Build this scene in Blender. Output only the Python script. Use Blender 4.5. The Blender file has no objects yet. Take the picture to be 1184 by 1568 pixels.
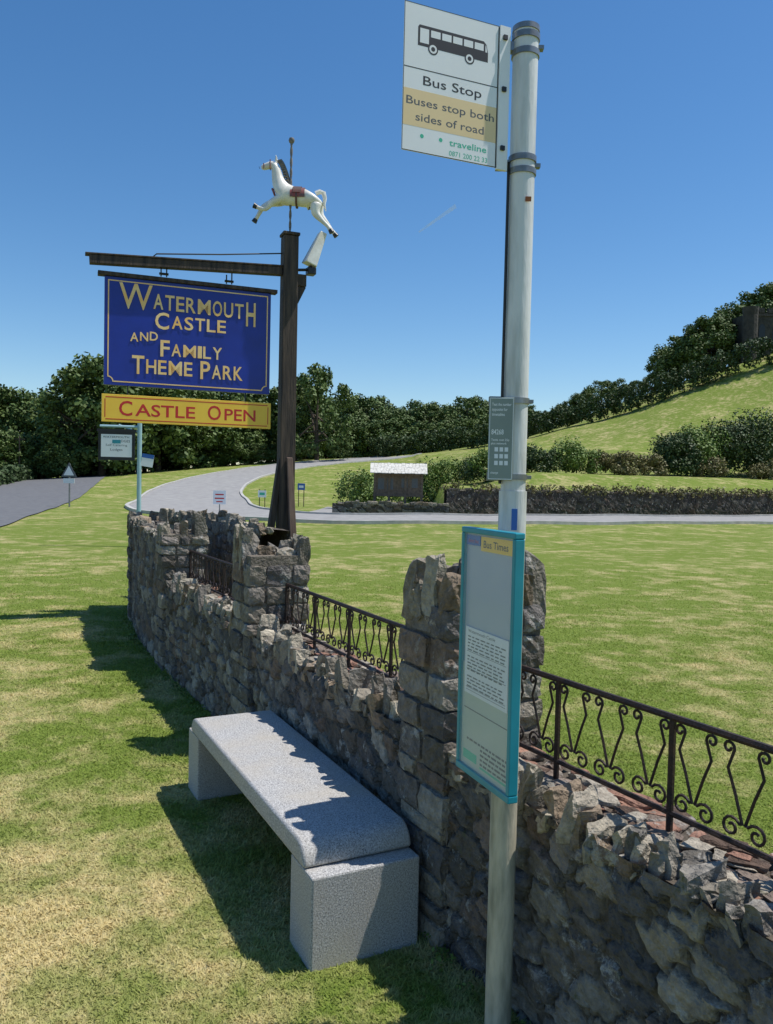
import bpy, bmesh, math, random
import numpy as np
from mathutils import Vector, Matrix
random.seed(7); rng=np.random.default_rng(7)
scene=bpy.context.scene
COL=scene.collection

# ------------------------------------------------------------------ materials
def new_mat(name):
    m=bpy.data.materials.new(name); m.use_nodes=True
    nt=m.node_tree; b=nt.nodes['Principled BSDF']; return m,nt,b
def N(nt,t,**k):
    n=nt.nodes.new(t)
    for a,v in k.items():
        if a in n.inputs: n.inputs[a].default_value=v
        else: setattr(n,a,v)
    return n
def noise_fac(nt,vec,scale,detail=5,rough=.55,lo=.35,hi=.65):
    n=N(nt,'ShaderNodeTexNoise'); n.inputs['Scale'].default_value=scale; n.inputs['Detail'].default_value=detail
    n.inputs['Roughness'].default_value=rough
    nt.links.new(vec,n.inputs['Vector'])
    r=N(nt,'ShaderNodeMapRange'); r.inputs['From Min'].default_value=lo; r.inputs['From Max'].default_value=hi
    nt.links.new(n.outputs['Fac'],r.inputs['Value']); return r.outputs['Result']
def mix(nt,f,a,b,mode='MIX'):
    m=N(nt,'ShaderNodeMix',data_type='RGBA',blend_type=mode)
    for i,v in ((0,f),(6,a),(7,b)):
        if hasattr(v,'links'): nt.links.new(v,m.inputs[i])
        elif i==0: m.inputs[0].default_value=v
        else: m.inputs[i].default_value=(*v,1)
    return m.outputs[2]
def bump(nt,b,vec,scale,strength,dist=.01,detail=6):
    n=N(nt,'ShaderNodeTexNoise'); n.inputs['Scale'].default_value=scale; n.inputs['Detail'].default_value=detail
    nt.links.new(vec,n.inputs['Vector'])
    bp=N(nt,'ShaderNodeBump'); bp.inputs['Strength'].default_value=strength; bp.inputs['Distance'].default_value=dist
    nt.links.new(n.outputs['Fac'],bp.inputs['Height']); nt.links.new(bp.outputs['Normal'],b.inputs['Normal'])
def pos(nt): return N(nt,'ShaderNodeNewGeometry').outputs['Position']
def objc(nt): return N(nt,'ShaderNodeTexCoord').outputs['Object']
def translucent(nt,b,c,f):
    t=N(nt,'ShaderNodeBsdfTranslucent'); nt.links.new(c,t.inputs['Color'])
    ms=N(nt,'ShaderNodeMixShader'); ms.inputs[0].default_value=f
    nt.links.new(b.outputs[0],ms.inputs[1]); nt.links.new(t.outputs[0],ms.inputs[2])
    nt.links.new(ms.outputs[0],nt.nodes['Material Output'].inputs['Surface'])
def mk(name,c1,c2=None,scale=8,rough=.7,bs=0,bscale=60,metal=0,lo=.35,hi=.65,bdist=.01,stretch=None):
    m,nt,b=new_mat(name); v=objc(nt)
    if stretch:
        mp=N(nt,'ShaderNodeMapping'); mp.inputs['Scale'].default_value=stretch; nt.links.new(v,mp.inputs['Vector']); v=mp.outputs[0]
    if c2 is None: c2=tuple(x*.8 for x in c1)
    f=noise_fac(nt,v,scale,lo=lo,hi=hi)
    nt.links.new(mix(nt,f,c1,c2),b.inputs['Base Color'])
    b.inputs['Roughness'].default_value=rough; b.inputs['Metallic'].default_value=metal
    if bs: bump(nt,b,v,bscale,bs,bdist)
    return m

def grass_colour(nt,bright=1.0):
    p=pos(nt)
    big=noise_fac(nt,p,.45,4,.6,.45,.62)
    med=noise_fac(nt,p,2.2,7,.72,.43,.62)
    fine=noise_fac(nt,p,26,4,.7,.30,.72)
    # drought patch beside the bench
    d=N(nt,'ShaderNodeVectorMath',operation='DISTANCE'); nt.links.new(p,d.inputs[0]); d.inputs[1].default_value=(-1.7,2.3,0)
    mr=N(nt,'ShaderNodeMapRange'); nt.links.new(d.outputs['Value'],mr.inputs['Value'])
    mr.inputs['From Min'].default_value=.6; mr.inputs['From Max'].default_value=2.8; mr.inputs['To Min'].default_value=.70; mr.inputs['To Max'].default_value=0
    a=N(nt,'ShaderNodeMath',operation='MULTIPLY'); nt.links.new(big,a.inputs[0]); a.inputs[1].default_value=.5
    a2=N(nt,'ShaderNodeMath',operation='ADD'); nt.links.new(a.outputs[0],a2.inputs[0]); nt.links.new(mr.outputs[0],a2.inputs[1])
    a3=N(nt,'ShaderNodeMath',operation='MULTIPLY_ADD'); nt.links.new(med,a3.inputs[0]); a3.inputs[1].default_value=.85; nt.links.new(a2.outputs[0],a3.inputs[2])
    a4=N(nt,'ShaderNodeMath',operation='SUBTRACT',use_clamp=True); nt.links.new(a3.outputs[0],a4.inputs[0]); a4.inputs[1].default_value=.40
    k=bright
    green=mix(nt,fine,(.125*k,.182*k,.026*k),(.225*k,.275*k,.058*k))
    straw=mix(nt,fine,(.40*k,.33*k,.14*k),(.62*k,.52*k,.28*k))
    return mix(nt,a4.outputs[0],green,straw),p
M={}
m,nt,b=new_mat('lawn_ground'); c,p=grass_colour(nt,1.0); nt.links.new(c,b.inputs['Base Color']); b.inputs['Roughness'].default_value=.95
b.inputs['Specular IOR Level'].default_value=.1; bump(nt,b,p,45,1.0,.04); M['ground']=m
m,nt,b=new_mat('lawn_blades'); c,p=grass_colour(nt,1.4); nt.links.new(c,b.inputs['Base Color']); b.inputs['Roughness'].default_value=.7
b.inputs['Specular IOR Level'].default_value=.2; translucent(nt,b,c,.35); M['blade']=m

m,nt,b=new_mat('rubble_stone'); v=pos(nt)
at=N(nt,'ShaderNodeVertexColor',layer_name='Col')
f1=noise_fac(nt,v,22,10,.75,.3,.7)
c=mix(nt,1.0,at.outputs['Color'],mix(nt,f1,(.52,.51,.50),(1.55,1.5,1.42)),'MULTIPLY')
f2=noise_fac(nt,v,8,9,.78,.565,.64); c=mix(nt,f2,c,(.40,.385,.35))
f3=noise_fac(nt,v,4,5,.6,.62,.76); c=mix(nt,f3,c,(.14,.085,.055))
f4=noise_fac(nt,v,12,6,.7,.63,.72); c=mix(nt,f4,c,(.10,.105,.045))
nt.links.new(c,b.inputs['Base Color']); b.inputs['Roughness'].default_value=.95; b.inputs['Specular IOR Level'].default_value=.2
bump(nt,b,v,60,1.0,.018,10); M['stone']=m

m,nt,b=new_mat('granite'); v=objc(nt)
f1=noise_fac(nt,v,170,3,.8,.42,.6); f2=noise_fac(nt,v,240,2,.6,.60,.64); f3=noise_fac(nt,v,4,5,.6,.4,.7)
c=mix(nt,f1,(.27,.265,.26),(.56,.55,.53)); c=mix(nt,f2,c,(.07,.07,.07)); c=mix(nt,f3,c,mix(nt,.6,c,(.42,.37,.29)))
nt.links.new(c,b.inputs['Base Color']); b.inputs['Roughness'].default_value=.75; bump(nt,b,v,150,.3,.003); M['granite']=m

def leafmat(name,c1,c2,c3):
    m,nt,b=new_mat(name); v=pos(nt)
    f=noise_fac(nt,v,.35,4,.6,.35,.65); g=noise_fac(nt,v,9,3,.6,.35,.7)
    c=mix(nt,g,mix(nt,f,c1,c2),c3); nt.links.new(c,b.inputs['Base Color']); b.inputs['Roughness'].default_value=.6
    b.inputs['Specular IOR Level'].default_value=.3
    return m
M['leaf']=leafmat('oak_foliage',(.046,.085,.018),(.09,.14,.030),(.12,.165,.045))
M['leafd']=leafmat('hedge_foliage',(.022,.048,.013),(.045,.080,.022),(.07,.10,.032))
M['leafb']=leafmat('shrub_foliage',(.08,.145,.024),(.14,.21,.038),(.17,.23,.06))
M['leafr']=leafmat('dry_shrub_foliage',(.17,.145,.06),(.23,.185,.09),(.14,.15,.045))
M['bark']=mk('bark',(.11,.08,.055),(.06,.045,.03),20,.9,.6,40)
M['asph']=mk('asphalt_road',(.11,.11,.115),(.15,.15,.15),3,.9,.3,150)
M['drive']=mk('asphalt_drive',(.25,.24,.23),(.32,.31,.29),2,.9,.3,150)
M['kerb']=mk('kerb_stone',(.35,.34,.31),(.5,.48,.44),3,.85)
M['line']=mk('road_paint',(.8,.8,.78),(.6,.6,.58),5,.7)
M['timber']=mk('dark_timber',(.022,.016,.013),(.085,.058,.040),14,.75,.7,50,stretch=(1.6,1.6,.12))
M['timber2']=mk('brace_timber',(.10,.06,.045),(.17,.11,.08),12,.7,.5,50,stretch=(1.6,1.6,.2))
M['iron']=mk('wrought_iron',(.018,.013,.014),(.05,.028,.02),30,.6,.4,150,.3)
M['black']=mk('black_paint',(.012,.012,.013),(.02,.02,.02),10,.4)
M['galv']=mk('galvanised_pole',(.72,.72,.70),(.36,.36,.33),14,.45,.2,80,.05,.44,.80,stretch=(1.5,1.5,.25))
M['galv2']=mk('dirty_pole',(.58,.52,.39),(.22,.21,.15),16,.75,.3,90,.0,.40,.72,stretch=(1.5,1.5,.3))
M['band']=mk('steel_band',(.30,.31,.32),(.18,.18,.18),20,.4,0,60,.6)
M['white']=mk('white_sign_face',(.88,.88,.88),(.84,.84,.84),5,.35)
M['cream']=mk('cream_band',(.88,.66,.36),(.85,.63,.34),6,.4)
M['ink']=mk('printed_black',(.012,.012,.014),(.02,.02,.02),6,.5)
M['green']=mk('printed_green',(.05,.50,.32),(.05,.46,.30),6,.5)
M['teal']=mk('teal_frame',(.02,.29,.36),(.015,.24,.30),8,.35)
M['blue']=mk('sign_blue',(.008,.030,.32),(.007,.024,.25),3,.35)
M['gold']=mk('sign_gold',(.95,.54,.15),(.95,.68,.32),6,.5)
M['yellow']=mk('sign_yellow',(.97,.62,.06),(.94,.56,.05),5,.4)
M['red']=mk('sign_red',(.62,.025,.02),(.55,.02,.02),6,.45)
M['poster']=mk('poster_paper',(.40,.45,.52),(.46,.50,.56),3,.25)
M['paper']=mk('white_paper',(.80,.82,.84),(.72,.74,.77),4,.3)
M['paperg']=mk('pale_green_paper',(.50,.56,.49),(.43,.49,.42),4,.3)
M['grey']=mk('grey_print',(.10,.11,.12),(.08,.09,.10),9,.5)
M['plate']=mk('stop_plate',(.24,.29,.26),(.21,.25,.23),6,.4)
M['horse']=mk('horse_white_paint',(.86,.84,.78),(.66,.62,.54),7,.35,.1,30)
M['mane']=mk('horse_mane',(.22,.20,.19),(.12,.11,.10),20,.6)
M['saddle']=mk('saddle_leather',(.16,.06,.04),(.10,.07,.06),14,.5)
M['girth']=mk('saddle_blanket',(.30,.06,.05),(.16,.09,.08),14,.5)
M['rooft']=mk('shingle_roof',(.74,.71,.64),(.55,.52,.46),9,.85,.5,20)
M['boardw']=mk('notice_board_timber',(.10,.075,.055),(.17,.13,.095),9,.8,.4,30)
M['paleblue']=mk('pale_blue_post',(.34,.50,.55),(.28,.45,.48),6,.5)
M['bluesign']=mk('small_blue_sign',(.02,.13,.45),(.02,.11,.4),6,.4)
M['castle']=mk('castle_stone',(.075,.066,.056),(.04,.036,.03),1.5,.95,.8,3,0,.35,.65,.1)
M['rust']=mk('rust',(.45,.16,.05),(.3,.1,.04),20,.8)
m,nt,b=new_mat('case_glass'); b.inputs['Base Color'].default_value=(.9,.95,.95,1); b.inputs['Roughness'].default_value=.05
b.inputs['Alpha'].default_value=.10; M['glass']=m
m,nt,b=new_mat('vapour'); v=objc(nt); f=noise_fac(nt,v,.12,4,.6,.2,.7)
b.inputs['Base Color'].default_value=(.98,.98,.98,1); mm=N(nt,'ShaderNodeMath',operation='MULTIPLY'); nt.links.new(f,mm.inputs[0]); mm.inputs[1].default_value=.55
nt.links.new(mm.outputs[0],b.inputs['Alpha']); M['vapour']=m

# ------------------------------------------------------------------ mesh helpers
def link(ob,parent=None):
    COL.objects.link(ob)
    if parent is not None: ob.parent=parent
    return ob
def fast(name,V,F,mats,parent=None,col=None,smooth=False,mi=None,link_it=True):
    V=np.asarray(V,dtype=np.float32); F=np.asarray(F,dtype=np.int32)
    me=bpy.data.meshes.new(name); me.vertices.add(len(V)); me.vertices.foreach_set('co',V.ravel())
    me.loops.add(F.size); me.loops.foreach_set('vertex_index',F.ravel())
    me.polygons.add(len(F)); me.polygons.foreach_set('loop_start',np.arange(len(F),dtype=np.int32)*F.shape[1])
    if mi is not None: me.polygons.foreach_set('material_index',np.asarray(mi,dtype=np.int32))
    me.update(calc_edges=True)
    for q in mats: me.materials.append(q)
    if col is not None:
        a=me.color_attributes.new('Col','FLOAT_COLOR','POINT'); c=np.ones((len(V),4),dtype=np.float32); c[:,:3]=col
        a.data.foreach_set('color',c.ravel())
    me.polygons.foreach_set('use_smooth',np.full(len(F),smooth))
    if not link_it: return me
    return link(bpy.data.objects.new(name,me),parent)
def empty(name,loc=(0,0,0),rz=0,parent=None):
    e=bpy.data.objects.new(name,None); e.location=loc; e.rotation_euler=(0,0,rz); e.empty_display_size=.1
    return link(e,parent)
class MB:
    def __init__(s): s.V=[];s.F=[];s.M=[]
    def add(s,V,F,m=0):
        o=len(s.V); s.V+= [tuple(v) for v in V]; s.F+=[tuple(i+o for i in f) for f in F]; s.M+=[m]*len(F)
    def box(s,x0,x1,y0,y1,z0,z1,m=0,T=None):
        V=[(x,y,z) for x in(x0,x1) for y in(y0,y1) for z in(z0,z1)]
        if T is not None: V=[T@Vector(v) for v in V]
        s.add(V,[(0,1,3,2),(4,6,7,5),(0,4,5,1),(2,3,7,6),(0,2,6,4),(1,5,7,3)],m)
    def sweep(s,P,r,seg=8,m=0,cap=True):
        P=[Vector(p) for p in P]; n=len(P); R=r if isinstance(r,(list,tuple)) else [r]*n
        V=[];F=[];up=None
        for i,p in enumerate(P):
            d=(P[min(i+1,n-1)]-P[max(i-1,0)]).normalized()
            if up is None: up=Vector((0,0,1)) if abs(d.z)<.9 else Vector((1,0,0))
            a=d.cross(up)
            if a.length<1e-4: a=d.orthogonal()
            a.normalize(); b_=a.cross(d).normalized(); up=b_
            for k in range(seg):
                t=2*math.pi*k/seg; V.append(p+(a*math.cos(t)+b_*math.sin(t))*R[i])
        for i in range(n-1):
            for k in range(seg):
                k2=(k+1)%seg; F.append((i*seg+k,i*seg+k2,(i+1)*seg+k2,(i+1)*seg+k))
        if cap: F.append(tuple(range(seg))[::-1]); F.append(tuple((n-1)*seg+k for k in range(seg)))
        s.add(V,F,m)
    def prism(s,poly,y0,y1,m=0):   # poly in x,z
        n=len(poly); V=[(x,y0,z) for x,z in poly]+[(x,y1,z) for x,z in poly]
        F=[tuple(range(n)),tuple(range(2*n-1,n-1,-1))]+[(i,i+n,(i+1)%n+n,(i+1)%n) for i in range(n)]
        s.add(V,F,m)
    def build(s,name,mats,parent=None,bev=0,smooth=False,seg=2):
        me=bpy.data.meshes.new(name); me.from_pydata(s.V,[],s.F); 
        for q in mats: me.materials.append(q)
        me.polygons.foreach_set('material_index',s.M)
        bm=bmesh.new(); bm.from_mesh(me); bmesh.ops.recalc_face_normals(bm,faces=bm.faces); bm.to_mesh(me); bm.free()
        if smooth:
            me.polygons.foreach_set('use_smooth',[True]*len(me.polygons))
            try: me.set_sharp_from_angle(angle=math.radians(40))
            except Exception: pass
        ob=link(bpy.data.objects.new(name,me),parent)
        if bev:
            md=ob.modifiers.new('bevel','BEVEL'); md.width=bev; md.segments=seg; md.limit_method='ANGLE'
        return ob
def circ(cx,cz,r,n=20,a0=0,a1=2*math.pi,ex=1):
    return [(cx+r*math.cos(a0+(a1-a0)*i/(n if ex else n-1)),cz+r*math.sin(a0+(a1-a0)*i/(n if ex else n-1))) for i in range(n)]
def text(name,s,x0,x1,zb,h,mat,parent,y=-.0002,thick=.00003,bold=0,rot=0):
    cu=bpy.data.curves.new('t','FONT'); cu.body=s; cu.size=1; cu.offset=bold; cu.resolution_u=3
    o=bpy.data.objects.new('t',cu); COL.objects.link(o); bpy.context.view_layer.update()
    dg=bpy.context.evaluated_depsgraph_get(); me=bpy.data.meshes.new_from_object(o.evaluated_get(dg))
    bpy.data.objects.remove(o)
    bm=bmesh.new(); bm.from_mesh(me)
    bmesh.ops.remove_doubles(bm,verts=bm.verts,dist=1e-5)
    r=bmesh.ops.extrude_face_region(bm,geom=bm.faces[:]); 
    vs=[e for e in r['geom'] if isinstance(e,bmesh.types.BMVert)]
    for v in vs: v.co.z+=1
    bmesh.ops.recalc_face_normals(bm,faces=bm.faces)
    bm.to_mesh(me); bm.free()
    n=len(me.vertices); A=np.empty(n*3,dtype=np.float32); me.vertices.foreach_get('co',A); A=A.reshape(-1,3)
    mn=A.min(0); mx=A.max(0)
    X=x0+(A[:,0]-mn[0])/(mx[0]-mn[0])*(x1-x0)
    Z=zb+A[:,1]*(h/.70)
    Y=y-A[:,2]*thick
    if rot:
        cx,cz=(x0+x1)/2,zb; c_,s_=math.cos(rot),math.sin(rot); X,Z=cx+(X-cx)*c_-(Z-cz)*s_,cz+(X-cx)*s_+(Z-cz)*c_
    B=np.stack([X,Y,Z],1).astype(np.float32); me.vertices.foreach_set('co',B.ravel()); me.update()
    me.materials.clear(); me.materials.append(mat); me.name=name
    me.polygons.foreach_set('use_smooth',[False]*len(me.polygons))
    return link(bpy.data.objects.new(name,me),parent)

# ------------------------------------------------------------------ terrain
def S(t): t=np.clip(t,0,1); return t*t*(3-2*t)
HX=[-80,-45,-25,-11.5,0,9.7,18.2,26.4,34.3,47.9,80,200]; HV=[0,.5,3,4.3,5,6.1,7.7,10.2,13.5,18.8,26,30]
def Hh(X,Y):
    X=np.asarray(X,dtype=float); Y=np.asarray(Y,dtype=float)
    Hc=np.interp(X,HX,HV); Yw=37.6+.45*X
    base=1.35*S((Y-Yw-.1)/.5)*S((X-3.0)/.6)+.95*S((Y-Yw-.6)/5.5)*S((X-5)/4)
    Ys=np.maximum(44,43+.45*X); Yc=115-.3*np.clip(X,0,90)
    z=base+(Hc-base)*S((Y-Ys)/(Yc-Ys))
    z=z+.03*np.sin(X*.9)*np.sin(Y*.7)*S((Y-14)/10)+.18*np.sin(X*.33+1)*np.sin(Y*.27)*S((Y-56)/12)*S((X-2)/8)
    return z
xs=np.unique(np.concatenate([np.linspace(-600,-60,20),np.linspace(-60,60,161),np.linspace(2,40,100),np.linspace(60,600,20)]))
ys=np.unique(np.concatenate([np.linspace(-60,0,10),np.linspace(0,34,35),np.linspace(34,66,110),np.linspace(66,130,60),np.linspace(130,900,25)]))
GX,GY=np.meshgrid(xs,ys); GZ=Hh(GX,GY)
nx,ny=len(xs),len(ys); idx=np.arange(nx*ny).reshape(ny,nx)
F=np.stack([idx[:-1,:-1],idx[:-1,1:],idx[1:,1:],idx[1:,:-1]],-1).reshape(-1,4)
fast('ground',np.stack([GX,GY,GZ],-1).reshape(-1,3),F,[M['ground']],smooth=True)

def smooth_line(P,step=.8):
    P=np.array(P,float); out=[]
    for i in range(len(P)-1):
        p0=P[max(i-1,0)];p1=P[i];p2=P[i+1];p3=P[min(i+2,len(P)-1)]
        n=max(2,int(np.linalg.norm(p2-p1)/step))
        for t in np.arange(n)/n:
            out.append(.5*((2*p1)+(-p0+p2)*t+(2*p0-5*p1+4*p2-p3)*t*t+(-p0+3*p1-3*p2+p3)*t**3))
    out.append(P[-1]); return np.array(out)
def strip(name,P,offs,mat,dz,parent=None):
    L=smooth_line(P); T=np.gradient(L,axis=0); T/=np.linalg.norm(T,axis=1)[:,None]; Nn=np.stack([-T[:,1],T[:,0]],1)
    offs=np.array(offs); Q=L[:,None,:]+Nn[:,None,:]*offs[None,:,None]
    Z=Hh(Q[...,0],Q[...,1])+dz
    V=np.concatenate([Q,Z[...,None]],-1); n,k=V.shape[:2]; id_=np.arange(n*k).reshape(n,k)
    F=np.stack([id_[:-1,:-1],id_[1:,:-1],id_[1:,1:],id_[:-1,1:]],-1).reshape(-1,4)[:,::-1]
    return fast(name,V.reshape(-1,3),F,[mat],parent,smooth=True)
def kerb(name,P,off,w,h,parent=None):
    L=smooth_line(P); T=np.gradient(L,axis=0); T/=np.linalg.norm(T,axis=1)[:,None]; Nn=np.stack([-T[:,1],T[:,0]],1)
    V=[];F=[]
    for i,(p,nn) in enumerate(zip(L,Nn)):
        z=float(Hh(p[0]+nn[0]*off,p[1]+nn[1]*off))
        for o,dz in((off-w/2,-.1),(off-w/2,h),(off+w/2,h),(off+w/2,-.1)):
            V.append((p[0]+nn[0]*o,p[1]+nn[1]*o,z+dz))
        if i:
            a=(i-1)*4; 
            for k in range(3): F.append((a+k,a+k+1,a+k+5,a+k+4))
    return fast(name,V,F,[M['kerb']],parent)
RP=[(-15.6+.3*44,-20),(-15.6,24),(-24.6,54),(-36.6,94),(-52,140),(-75,190)]
strip('main_road',RP,np.linspace(-4,4,9),M['asph'],.04)
DP=[(70,66),(40,52),(18,41.2),(8,36.8),(2,34.2),(-3,33),(-7,35.2),(-9.8,41),(-12,50),(-14.2,60),(-15,72),(-13,84),(-7,94),(2,102)]
dr=empty('driveway')
strip('surface',DP,np.linspace(-3.2,3.2,9),M['drive'],.05,dr)
kerb('kerb_inner',DP,-3.3,.18,.13,dr); kerb('kerb_outer',DP,3.3,.18,.13,dr)
strip('edge_line',DP[:5],[-2.95,-2.83],M['line'],.056,dr)
strip('footpath',[(-3.2,36.5),(-2.8,40),(-2.6,46)],[-.8,-.4,0,.4,.8],M['drive'],.05)
strip('footpath',[(-36,60),(-45,92)],[-.5,0,.5],M['drive'],.05)

# ------------------------------------------------------------------ stones
k=5
tv={};TF=[];TP=[]
def tid(p):
    if p not in tv: tv[p]=len(TP); TP.append(p)
    return tv[p]
for ax_ in range(3):
    for side in(0,k-1):
        for i in range(k-1):
            for j in range(k-1):
                q=[]
                for (a,b_) in((i,j),(i+1,j),(i+1,j+1),(i,j+1)):
                    p=[0,0,0]; p[ax_]=side; p[(ax_+1)%3]=a; p[(ax_+2)%3]=b_; q.append(tid(tuple(p)))
                TF.append(q if side else q[::-1])
TP=np.array(TP)/(k-1); TF=np.array(TF)
CN=np.array([(x,y,z) for x in(0,1) for y in(0,1) for z in(0,1)],float)
W8=np.prod(np.where(CN[None]==1,TP[:,None,:],1-TP[:,None,:]),axis=2)
class Stones:
    def __init__(s): s.V=[];s.F=[];s.C=[];s.n=0
    def add(s,V,F,C):
        s.V.append(V); s.F.append(F+s.n); s.C.append(C); s.n+=len(V)
    def block(s,o,A,B,C,size,jit,amp,col,tilt=0):
        cn=(CN+rng.uniform(-jit,jit,CN.shape))*np.array(size)
        P=W8@cn
        ctr=np.array(size)/2; q=(P-ctr)/ctr; r=np.linalg.norm(q,axis=1)
        P=ctr+(P-ctr)*(1-.10*np.clip(r-1.15,0,1)/.58)[:,None]
        if tilt:
            a=rng.uniform(-tilt,tilt); P=P.copy(); P[:,0]+=P[:,2]*math.tan(a)
        ph=rng.uniform(0,6.28,(3,3)); kk=rng.uniform(30,110,(3,3))
        for d in range(3):
            P[:,d]+=amp*(np.sin(P@kk[d]+ph[d,0])+.6*np.sin(P@kk[(d+1)%3][::-1]*1.7+ph[d,1]))
        V=np.array(o)+P[:,:1]*A+P[:,1:2]*B+P[:,2:3]*C
        s.add(V,TF,np.repeat(np.array(col)[None],len(V),0)*rng.uniform(.92,1.08,(len(V),1)))
    def build(s,name,parent=None):
        return fast(name,np.concatenate(s.V),np.concatenate(s.F),[M['stone']],parent,col=np.concatenate(s.C))
PAL=np.array([(.170,.152,.138),(.21,.19,.168),(.11,.102,.10),(.235,.21,.175),(.175,.135,.110),(.14,.13,.126),(.27,.25,.22),(.125,.112,.098)])
PALT=np.array([(.24,.22,.185),(.30,.27,.22),(.19,.178,.16),(.34,.31,.25),(.24,.19,.14)])
def pick(p=PAL): return p[rng.integers(len(p))]*rng.uniform(.75,1.25)
UP=np.array([0,0,1.])
WP=np.array([(1.75,.05),(.27,2.62),(-.17,3.43),(-.60,4.28),(-1.2,5.45),(-1.85,6.65),(-2.4,7.8),(-2.90,9.1),(-3.08,9.8)])
class Path:
    def __init__(s,P): s.P=P; s.L=np.concatenate([[0],np.cumsum(np.linalg.norm(np.diff(P,axis=0),axis=1))])
    def at(s,t): return np.stack([np.interp(t,s.L,s.P[:,0]),np.interp(t,s.L,s.P[:,1])],-1)
    def d(s,t):
        v=s.at(np.minimum(t+.12,s.L[-1]))-s.at(np.maximum(t-.12,0)); return v/np.linalg.norm(v,axis=-1,keepdims=True)
    def n(s,t): d=s.d(t); return np.stack([-d[...,1],d[...,0]],-1)
W=Path(WP)
def sY(y): return float(np.interp(y,WP[:,1],W.L))
def rubble(st,path,s0,s1,z0,z1,step=.015,cw=.145,ch=.088,off=0,amp=.019,dark=1.0):
    ns=int((s1-s0)/step)+2; nz=int((z1-z0)/step)+2
    ss=np.linspace(s0,s1,ns); zz=np.linspace(z0,z1,nz); SS,ZZ=np.meshgrid(ss,zz)
    ca=np.arange(s0-cw,s1+2*cw,cw); cb=np.arange(z0-ch,z1+2*ch,ch)
    CA,CB=np.meshgrid(ca,cb); CA=CA+((np.arange(len(cb))%2)*cw/2)[:,None]
    pts=np.stack([CA.ravel(),CB.ravel()],1)+rng.uniform(-.40,.40,(CA.size,2))*[cw,ch]
    keep=rng.random(len(pts))>.12; pts=pts[keep]
    wob=.010*np.sin(SS*37+ZZ*21)+.008*np.sin(SS*71-ZZ*53)+.004*np.sin(SS*160+ZZ*140)
    Q=np.stack([(SS+wob).ravel()/cw,(ZZ+.7*wob).ravel()/ch],1); PP=pts/[cw,ch]
    F1=np.empty(len(Q));F2=np.empty(len(Q));I=np.empty(len(Q),int)
    for a in range(0,len(Q),4000):
        D=np.sqrt(((Q[a:a+4000,None]-PP[None])**2).sum(-1)); j=np.argpartition(D,1,axis=1)[:,:2]
        r=np.arange(len(D)); d0=D[r,j[:,0]];d1=D[r,j[:,1]]; sw=d0>d1
        F1[a:a+4000]=np.where(sw,d1,d0);F2[a:a+4000]=np.where(sw,d0,d1);I[a:a+4000]=np.where(sw,j[:,1],j[:,0])
    e=F2-F1; so=rng.uniform(-.008,.010,len(pts)); tl=rng.uniform(-.014,.014,(len(pts),2))
    rel=Q-PP[I]
    disp=off+amp*S((e-.05)/.17)+so[I]*S(e/.14)+(rel*tl[I]).sum(1)*S(e/.2)+rng.normal(0,.0009,len(Q))
    disp+=.002*np.sin(SS.ravel()*95+ZZ.ravel()*60)+.002*np.sin(SS.ravel()*50-ZZ.ravel()*120)-amp
    b_=path.at(SS.ravel()); n_=path.n(SS.ravel())
    V=np.concatenate([b_+n_*disp[:,None],ZZ.ravel()[:,None]],1)
    cs_=np.array([pick() for _ in pts])[I]; w_=S((e-.04)/.13)[:,None]
    cols=(cs_*w_+np.array([.125,.11,.092])*(1-w_))*dark
    idx=np.arange(ns*nz).reshape(nz,ns); F=np.stack([idx[:-1,:-1],idx[1:,:-1],idx[1:,1:],idx[:-1,1:]],-1).reshape(-1,4)
    st.add(V,F,cols)
def bp(path,s,inn,z):
    p=path.at(s)-path.n(s)*inn; return np.array([p[0],p[1],z])
def ax(path,s):
    d=path.d(s); n=path.n(s); return np.array([d[0],d[1],0]),np.array([-n[0],-n[1],0])
def core(st,path,s0,s1,i0,i1,z0,z1,col=(.10,.085,.07),step=.1):
    ss=np.arange(s0,s1+step,step); V=[];F=[]
    for i,s in enumerate(ss):
        for inn,z in((i0,z0),(i0,z1),((i0+i1)/2,z1+.01),(i1,z1),(i1,z0)): V.append(bp(path,s,inn,z+rng.uniform(-.006,.006)))
        if i:
            a=(i-1)*5
            for q in range(4): F.append((a+q,a+q+1,a+q+6,a+q+5))
    V=np.array(V); st.add(V,np.array(F),np.repeat(np.array([col]),len(V),0))
def coping(st,path,s0,s1,z,thick,hi=.09,tmin=.025,tmax=.07):
    s=s0
    while s<s1:
        t=rng.uniform(tmin,tmax); A,B=ax(path,s)
        h=rng.uniform(.01,hi)+.05*(rng.random()<.15); dep=rng.uniform(.05,.13)
        st.block(bp(path,s,rng.uniform(-.010,.025),z-.06),A,B,UP,(t*.95,dep,h+.06),.26,.004,pick(PALT),.35)
        if rng.random()<.5:
            t2=rng.uniform(.04,.09); st.block(bp(path,s,dep+.01,z-.05),A,B,UP,(t2,rng.uniform(.06,.11),rng.uniform(.04,.07)),.25,.004,pick(PALT)*.85,.2)
        s+=t+.004
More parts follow.
